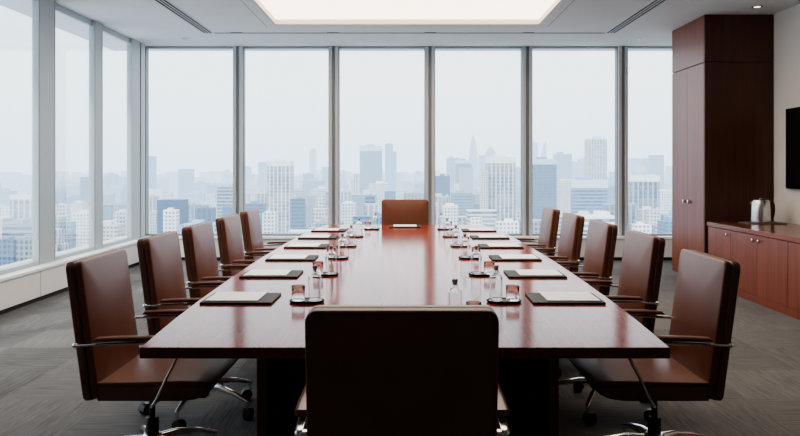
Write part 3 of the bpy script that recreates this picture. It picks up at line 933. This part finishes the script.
heroes = [
    # side windows
    (10, 31, 195, 520, 'white', 'ribs', 'crown'), (2, 33, 224, 430, 'grey', 'bands', 'plant'), (-6, 14, 240, 380, 'blue', 'grid', 'plant'),
    (16, 36, 238, 375, 'grey', 'grid', 'plant'), (-20, 2, 206, 600, 'cream', 'grid', 'plant'),
    (80, 95, 177, 900, 'blue', 'curtain', 'flat'), (57, 72, 187, 1400, 'pale blue', 'small', 'plant'), (64, 80, 197, 1000, 'blue', 'bands', 'plant'),
    (55, 66, 205, 610, 'white', 'grid', 'plant'), (72, 90, 213, 520, 'white', 'small', 'plant'), (58, 71, 222, 470, 'pale blue', 'grid', 'flat'),
    (104, 115, 174, 1250, 'pale blue', 'small', 'plant'), (115, 125, 177, 1350, 'pale blue', 'grid', 'plant'), (103, 111, 205, 600, 'blue', 'curtain', 'flat'),
    (113, 128, 212, 560, 'white', 'grid', 'plant'), (128, 150, 156, 1500, 'glass', 'curtain', 'flat'),
    # back window 1
    (178, 191, 169, 1500, 'glass', 'grid', 'flat'), (157, 182, 200, 560, 'dark blue', 'curtain', 'flat'), (163, 176, 210, 470, 'white', 'small', 'plant'),
    (195, 212, 208, 600, 'blue', 'ribs', 'plant'), (217, 233, 187, 700, 'grey', 'bands', 'plant'), (201, 217, 194, 820, 'white', 'grid', 'step'),
    (223, 230, 169, 2200, 'pale blue', 'plain', 'dome'), (193, 208, 183, 1600, 'pale blue', 'small', 'plant'), (149, 158, 212, 640, 'white', 'small', 'plant'),
    (160, 174, 193, 1000, 'white', 'plain', 'step'),
    # back window 2
    (267, 291, 161, 760, 'white', 'ribs', 'crown'), (258, 267, 162, 1800, 'glass', 'plain', 'flat'), (244, 253, 167, 1900, 'glass', 'plain', 'lshape'),
    (309, 316, 148, 2600, 'glass', 'plain', 'round'), (322, 331, 167, 1700, 'pale blue', 'small', 'flat'), (303, 313, 174, 1400, 'pale blue', 'ribs', 'plant'),
    (310, 329, 189, 900, 'white', 'small', 'plant'), (290, 303, 190, 1000, 'grey', 'grid', 'plant'), (290, 304, 199, 660, 'blue', 'bands', 'plant'),
    (262, 275, 213, 460, 'white', 'small', 'plant'), (243, 263, 204, 700, 'blue', 'bands', 'plant'), (311, 328, 196, 600, 'white', 'grid', 'step'),
    # back window 3
    (359.5, 382, 146, 1300, 'glass', 'curtain', 'crown'), (354, 359, 174, 1200, 'white', 'ribs', 'flat'), (385, 396.5, 144, 1700, 'glass', 'curtain', 'lshape'),
    (365, 379, 196, 620, 'blue', 'bands', 'lshape'), (369, 388, 184, 900, 'white', 'grid', 'plant'), (395, 407, 183, 1000, 'white', 'grid', 'step'),
    (413, 424, 171, 1800, 'pale blue', 'plain', 'step'), (417, 426, 178, 1450, 'white', 'plain', 'plant'), (339, 347, 170, 2000, 'pale blue', 'plain', 'step'),
    (345, 354, 203, 610, 'blue', 'bands', 'plant'), (364, 377, 204, 520, 'white', 'ribs', 'flat'), (397, 403, 173, 2300, 'pale blue', 'plain', 'flat'),
    # back window 4
    (469, 478, 137, 2400, 'glass', 'plain', 'spire'), (485, 497, 146, 2200, 'glass', 'plain', 'peak'), (479, 487, 155, 2000, 'glass', 'plain', 'flat'),
    (447, 459, 158, 1500, 'pale blue', 'ribs', 'plant'), (456, 472, 160, 1200, 'blue', 'plain', 'crown'), (460, 473, 167.5, 1080, 'grey', 'plain', 'flat'),
    (435, 450, 176, 900, 'dark blue', 'curtain', 'plant'), (487.5, 516, 157, 720, 'white', 'ribs', 'crown'), (480.5, 488, 170, 710, 'white', 'small', 'flat'),
    (443, 466, 206, 560, 'white', 'small', 'lshape'), (466, 488, 218, 480, 'white', 'small', 'step'), (474, 480, 204, 760, 'blue', 'plain', 'flat'),
    (514, 523, 168, 1500, 'pale blue', 'small', 'plant'), (514, 523, 210, 620, 'white', 'grid', 'step'),
    # back window 5
    (532, 557, 159, 800, 'blue', 'curtain', 'crown'), (541, 546.5, 140, 2600, 'glass', 'plain', 'slant'), (532, 538, 142, 2500, 'glass', 'plain', 'flat'),
    (556, 572, 154, 1400, 'glass', 'small', 'plant'), (572, 578, 162, 1900, 'pale blue', 'plain', 'plant'), (579, 588, 159, 1750, 'pale blue', 'plain', 'plant'),
    (588.5, 607, 139, 1100, 'white', 'ribs', 'plant'), (559, 571, 181, 660, 'white', 'small', 'plant'), (571, 608, 180, 700, 'glass', 'bands', 'crown'),
    (608, 618, 172, 1500, 'pale blue', 'small', 'step'), (609, 621, 187, 1000, 'blue', 'grid', 'plant'), (585, 620, 217, 450, 'white', 'bands', 'plant'),
    # back window 6
    (630, 660, 175, 620, 'grey', 'ribs', 'crown'), (636, 645, 165, 1200, 'white', 'plain', 'flat'), (630, 636, 158, 1900, 'pale blue', 'plain', 'flat'),
    (637, 643, 158.5, 1850, 'glass', 'plain', 'flat'), (652, 664, 155, 1500, 'glass', 'small', 'flat'), (645, 653, 158, 1650, 'pale blue', 'plain', 'flat'),
    (645, 668, 210, 500, 'white', 'small', 'step'), (636, 652, 225, 420, 'white', 'small', 'plant'), (660, 674, 191, 800, 'white', 'grid', 'lshape'),
    (668, 676, 166, 2000, 'pale blue', 'plain', 'flat'),
]
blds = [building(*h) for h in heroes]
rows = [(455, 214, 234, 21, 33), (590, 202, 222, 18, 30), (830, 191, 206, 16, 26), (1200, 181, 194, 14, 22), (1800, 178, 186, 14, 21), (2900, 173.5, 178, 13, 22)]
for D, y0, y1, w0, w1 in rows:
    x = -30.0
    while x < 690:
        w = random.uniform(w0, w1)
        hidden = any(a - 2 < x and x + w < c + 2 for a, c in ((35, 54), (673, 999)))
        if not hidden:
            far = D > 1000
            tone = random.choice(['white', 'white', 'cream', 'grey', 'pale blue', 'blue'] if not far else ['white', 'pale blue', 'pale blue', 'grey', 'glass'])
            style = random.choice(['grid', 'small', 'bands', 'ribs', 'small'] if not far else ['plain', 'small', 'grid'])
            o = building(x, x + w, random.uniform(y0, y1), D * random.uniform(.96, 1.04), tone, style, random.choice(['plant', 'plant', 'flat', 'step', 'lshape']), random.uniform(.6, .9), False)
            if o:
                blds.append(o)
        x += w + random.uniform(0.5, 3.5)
# far haze of low roofs along the horizon
b = NB()
for k in range(420):
    D = random.uniform(3600, 5200)
    px = random.uniform(-700, 1000)
    w = random.uniform(5, 14) * D / F
    x = (px - CX) * D / F
    box(b, x, x + w, D, D + w, 0, ztop(random.uniform(170.5, 175), D) - GZ)
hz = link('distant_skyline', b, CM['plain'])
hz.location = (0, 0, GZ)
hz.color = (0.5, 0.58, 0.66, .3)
hz['kind'] = 'stuff'
tag(hz, 'hazy pale rooftops along the horizon beyond the towers', 'skyline')

# labels of the city: by look, window and order
BAYS = [(-99, 36, 'nearest side window'), (36, 94, 'middle side window'), (94, 138, 'side window by the corner'), (138, 238, 'first back window'), (238, 333, 'second back window'),
        (333, 430, 'third back window'), (430, 527, 'fourth back window'), (527, 623, 'fifth back window'), (623, 999, 'back window beside the cabinet')]
STY = {'grid': 'gridded', 'small': 'small-windowed', 'ribs': 'ribbed', 'bands': 'banded', 'curtain': 'glassy', 'plain': 'smooth'}
CRN = {'spire': 'spired ', 'dome': 'domed ', 'peak': 'pointed-roof ', 'slant': 'slant-topped ', 'round': 'round-topped ', 'step': 'stepped ', 'crown': 'parapet-topped ', 'lshape': 'shouldered ', 'plant': '', 'flat': 'flat-topped '}
def depth_word(D):
    return ('front rooftops' if D < 530 else 'near blocks' if D < 720 else 'middle blocks' if D < 1060 else 'hazy blocks' if D < 1450 else
            'faint blocks' if D < 2100 else 'faintest blocks')
ORDW = ['first', 'second', 'third', 'fourth', 'fifth', 'sixth', 'seventh', 'eighth', 'ninth', 'tenth', 'eleventh', 'twelfth', 'thirteenth', 'fourteenth', 'fifteenth', 'sixteenth', 'seventeenth', 'eighteenth', 'nineteenth', 'twentieth']
buckets = {}
for o in blds:
    bay = next(n for a, c, n in BAYS if a <= o['_x'] < c)
    buckets.setdefault((bay, depth_word(o['_D'])), []).append(o)
for (bay, dw), lst in buckets.items():
    lst.sort(key=lambda o: o['_x'])
    for i, o in enumerate(lst):
        kind = 'tower' if o.name.startswith('office_tower') else 'block'
        lab = '%s %s%s %s, %s from left of %s, %s' % (o['_t'].replace('glass', 'blue-glass'), CRN[o['_c']], STY[o['_s']], kind, ORDW[i], dw, bay)
        tag(o, lab, 'building', 'office buildings outside the windows')
        for k in ('_x', '_y', '_D', '_w', '_t', '_s', '_c'):
            del o[k]

# ------------------------------------------------------------------ light
w = bpy.data.worlds.new('sky')
SC.world = w
w.use_nodes = True
nt = w.node_tree
nt.nodes.clear()
tc = nt.nodes.new('ShaderNodeTexCoord')
sx = nt.nodes.new('ShaderNodeSeparateXYZ')
cr_ = nt.nodes.new('ShaderNodeValToRGB')
bg = nt.nodes.new('ShaderNodeBackground')
wo = nt.nodes.new('ShaderNodeOutputWorld')
nt.links.new(tc.outputs['Generated'], sx.inputs[0])
nt.links.new(sx.outputs[2], cr_.inputs[0])
els = cr_.color_ramp.elements
els[0].position = 0.0; els[0].color = (0.70, 0.85, 1.0, 1)
els[1].position = 0.5; els[1].color = (0.84, 0.93, 1.0, 1)
e_ = els.new(0.10); e_.color = (0.87, 0.94, 1.0, 1)
nt.links.new(cr_.outputs[0], bg.inputs[0])
bg.inputs[1].default_value = 2.6
nt.links.new(bg.outputs[0], wo.inputs[0])

sd = bpy.data.lights.new('sun', 'SUN')
sd.energy = 2.8
sd.angle = R(8)
sd.color = (1.0, 0.96, 0.9)
so_ = bpy.data.objects.new('sun', sd)
COL.objects.link(so_)
so_.rotation_euler = (R(48), 0, R(-35))       # from behind the building, over its roof, onto the city
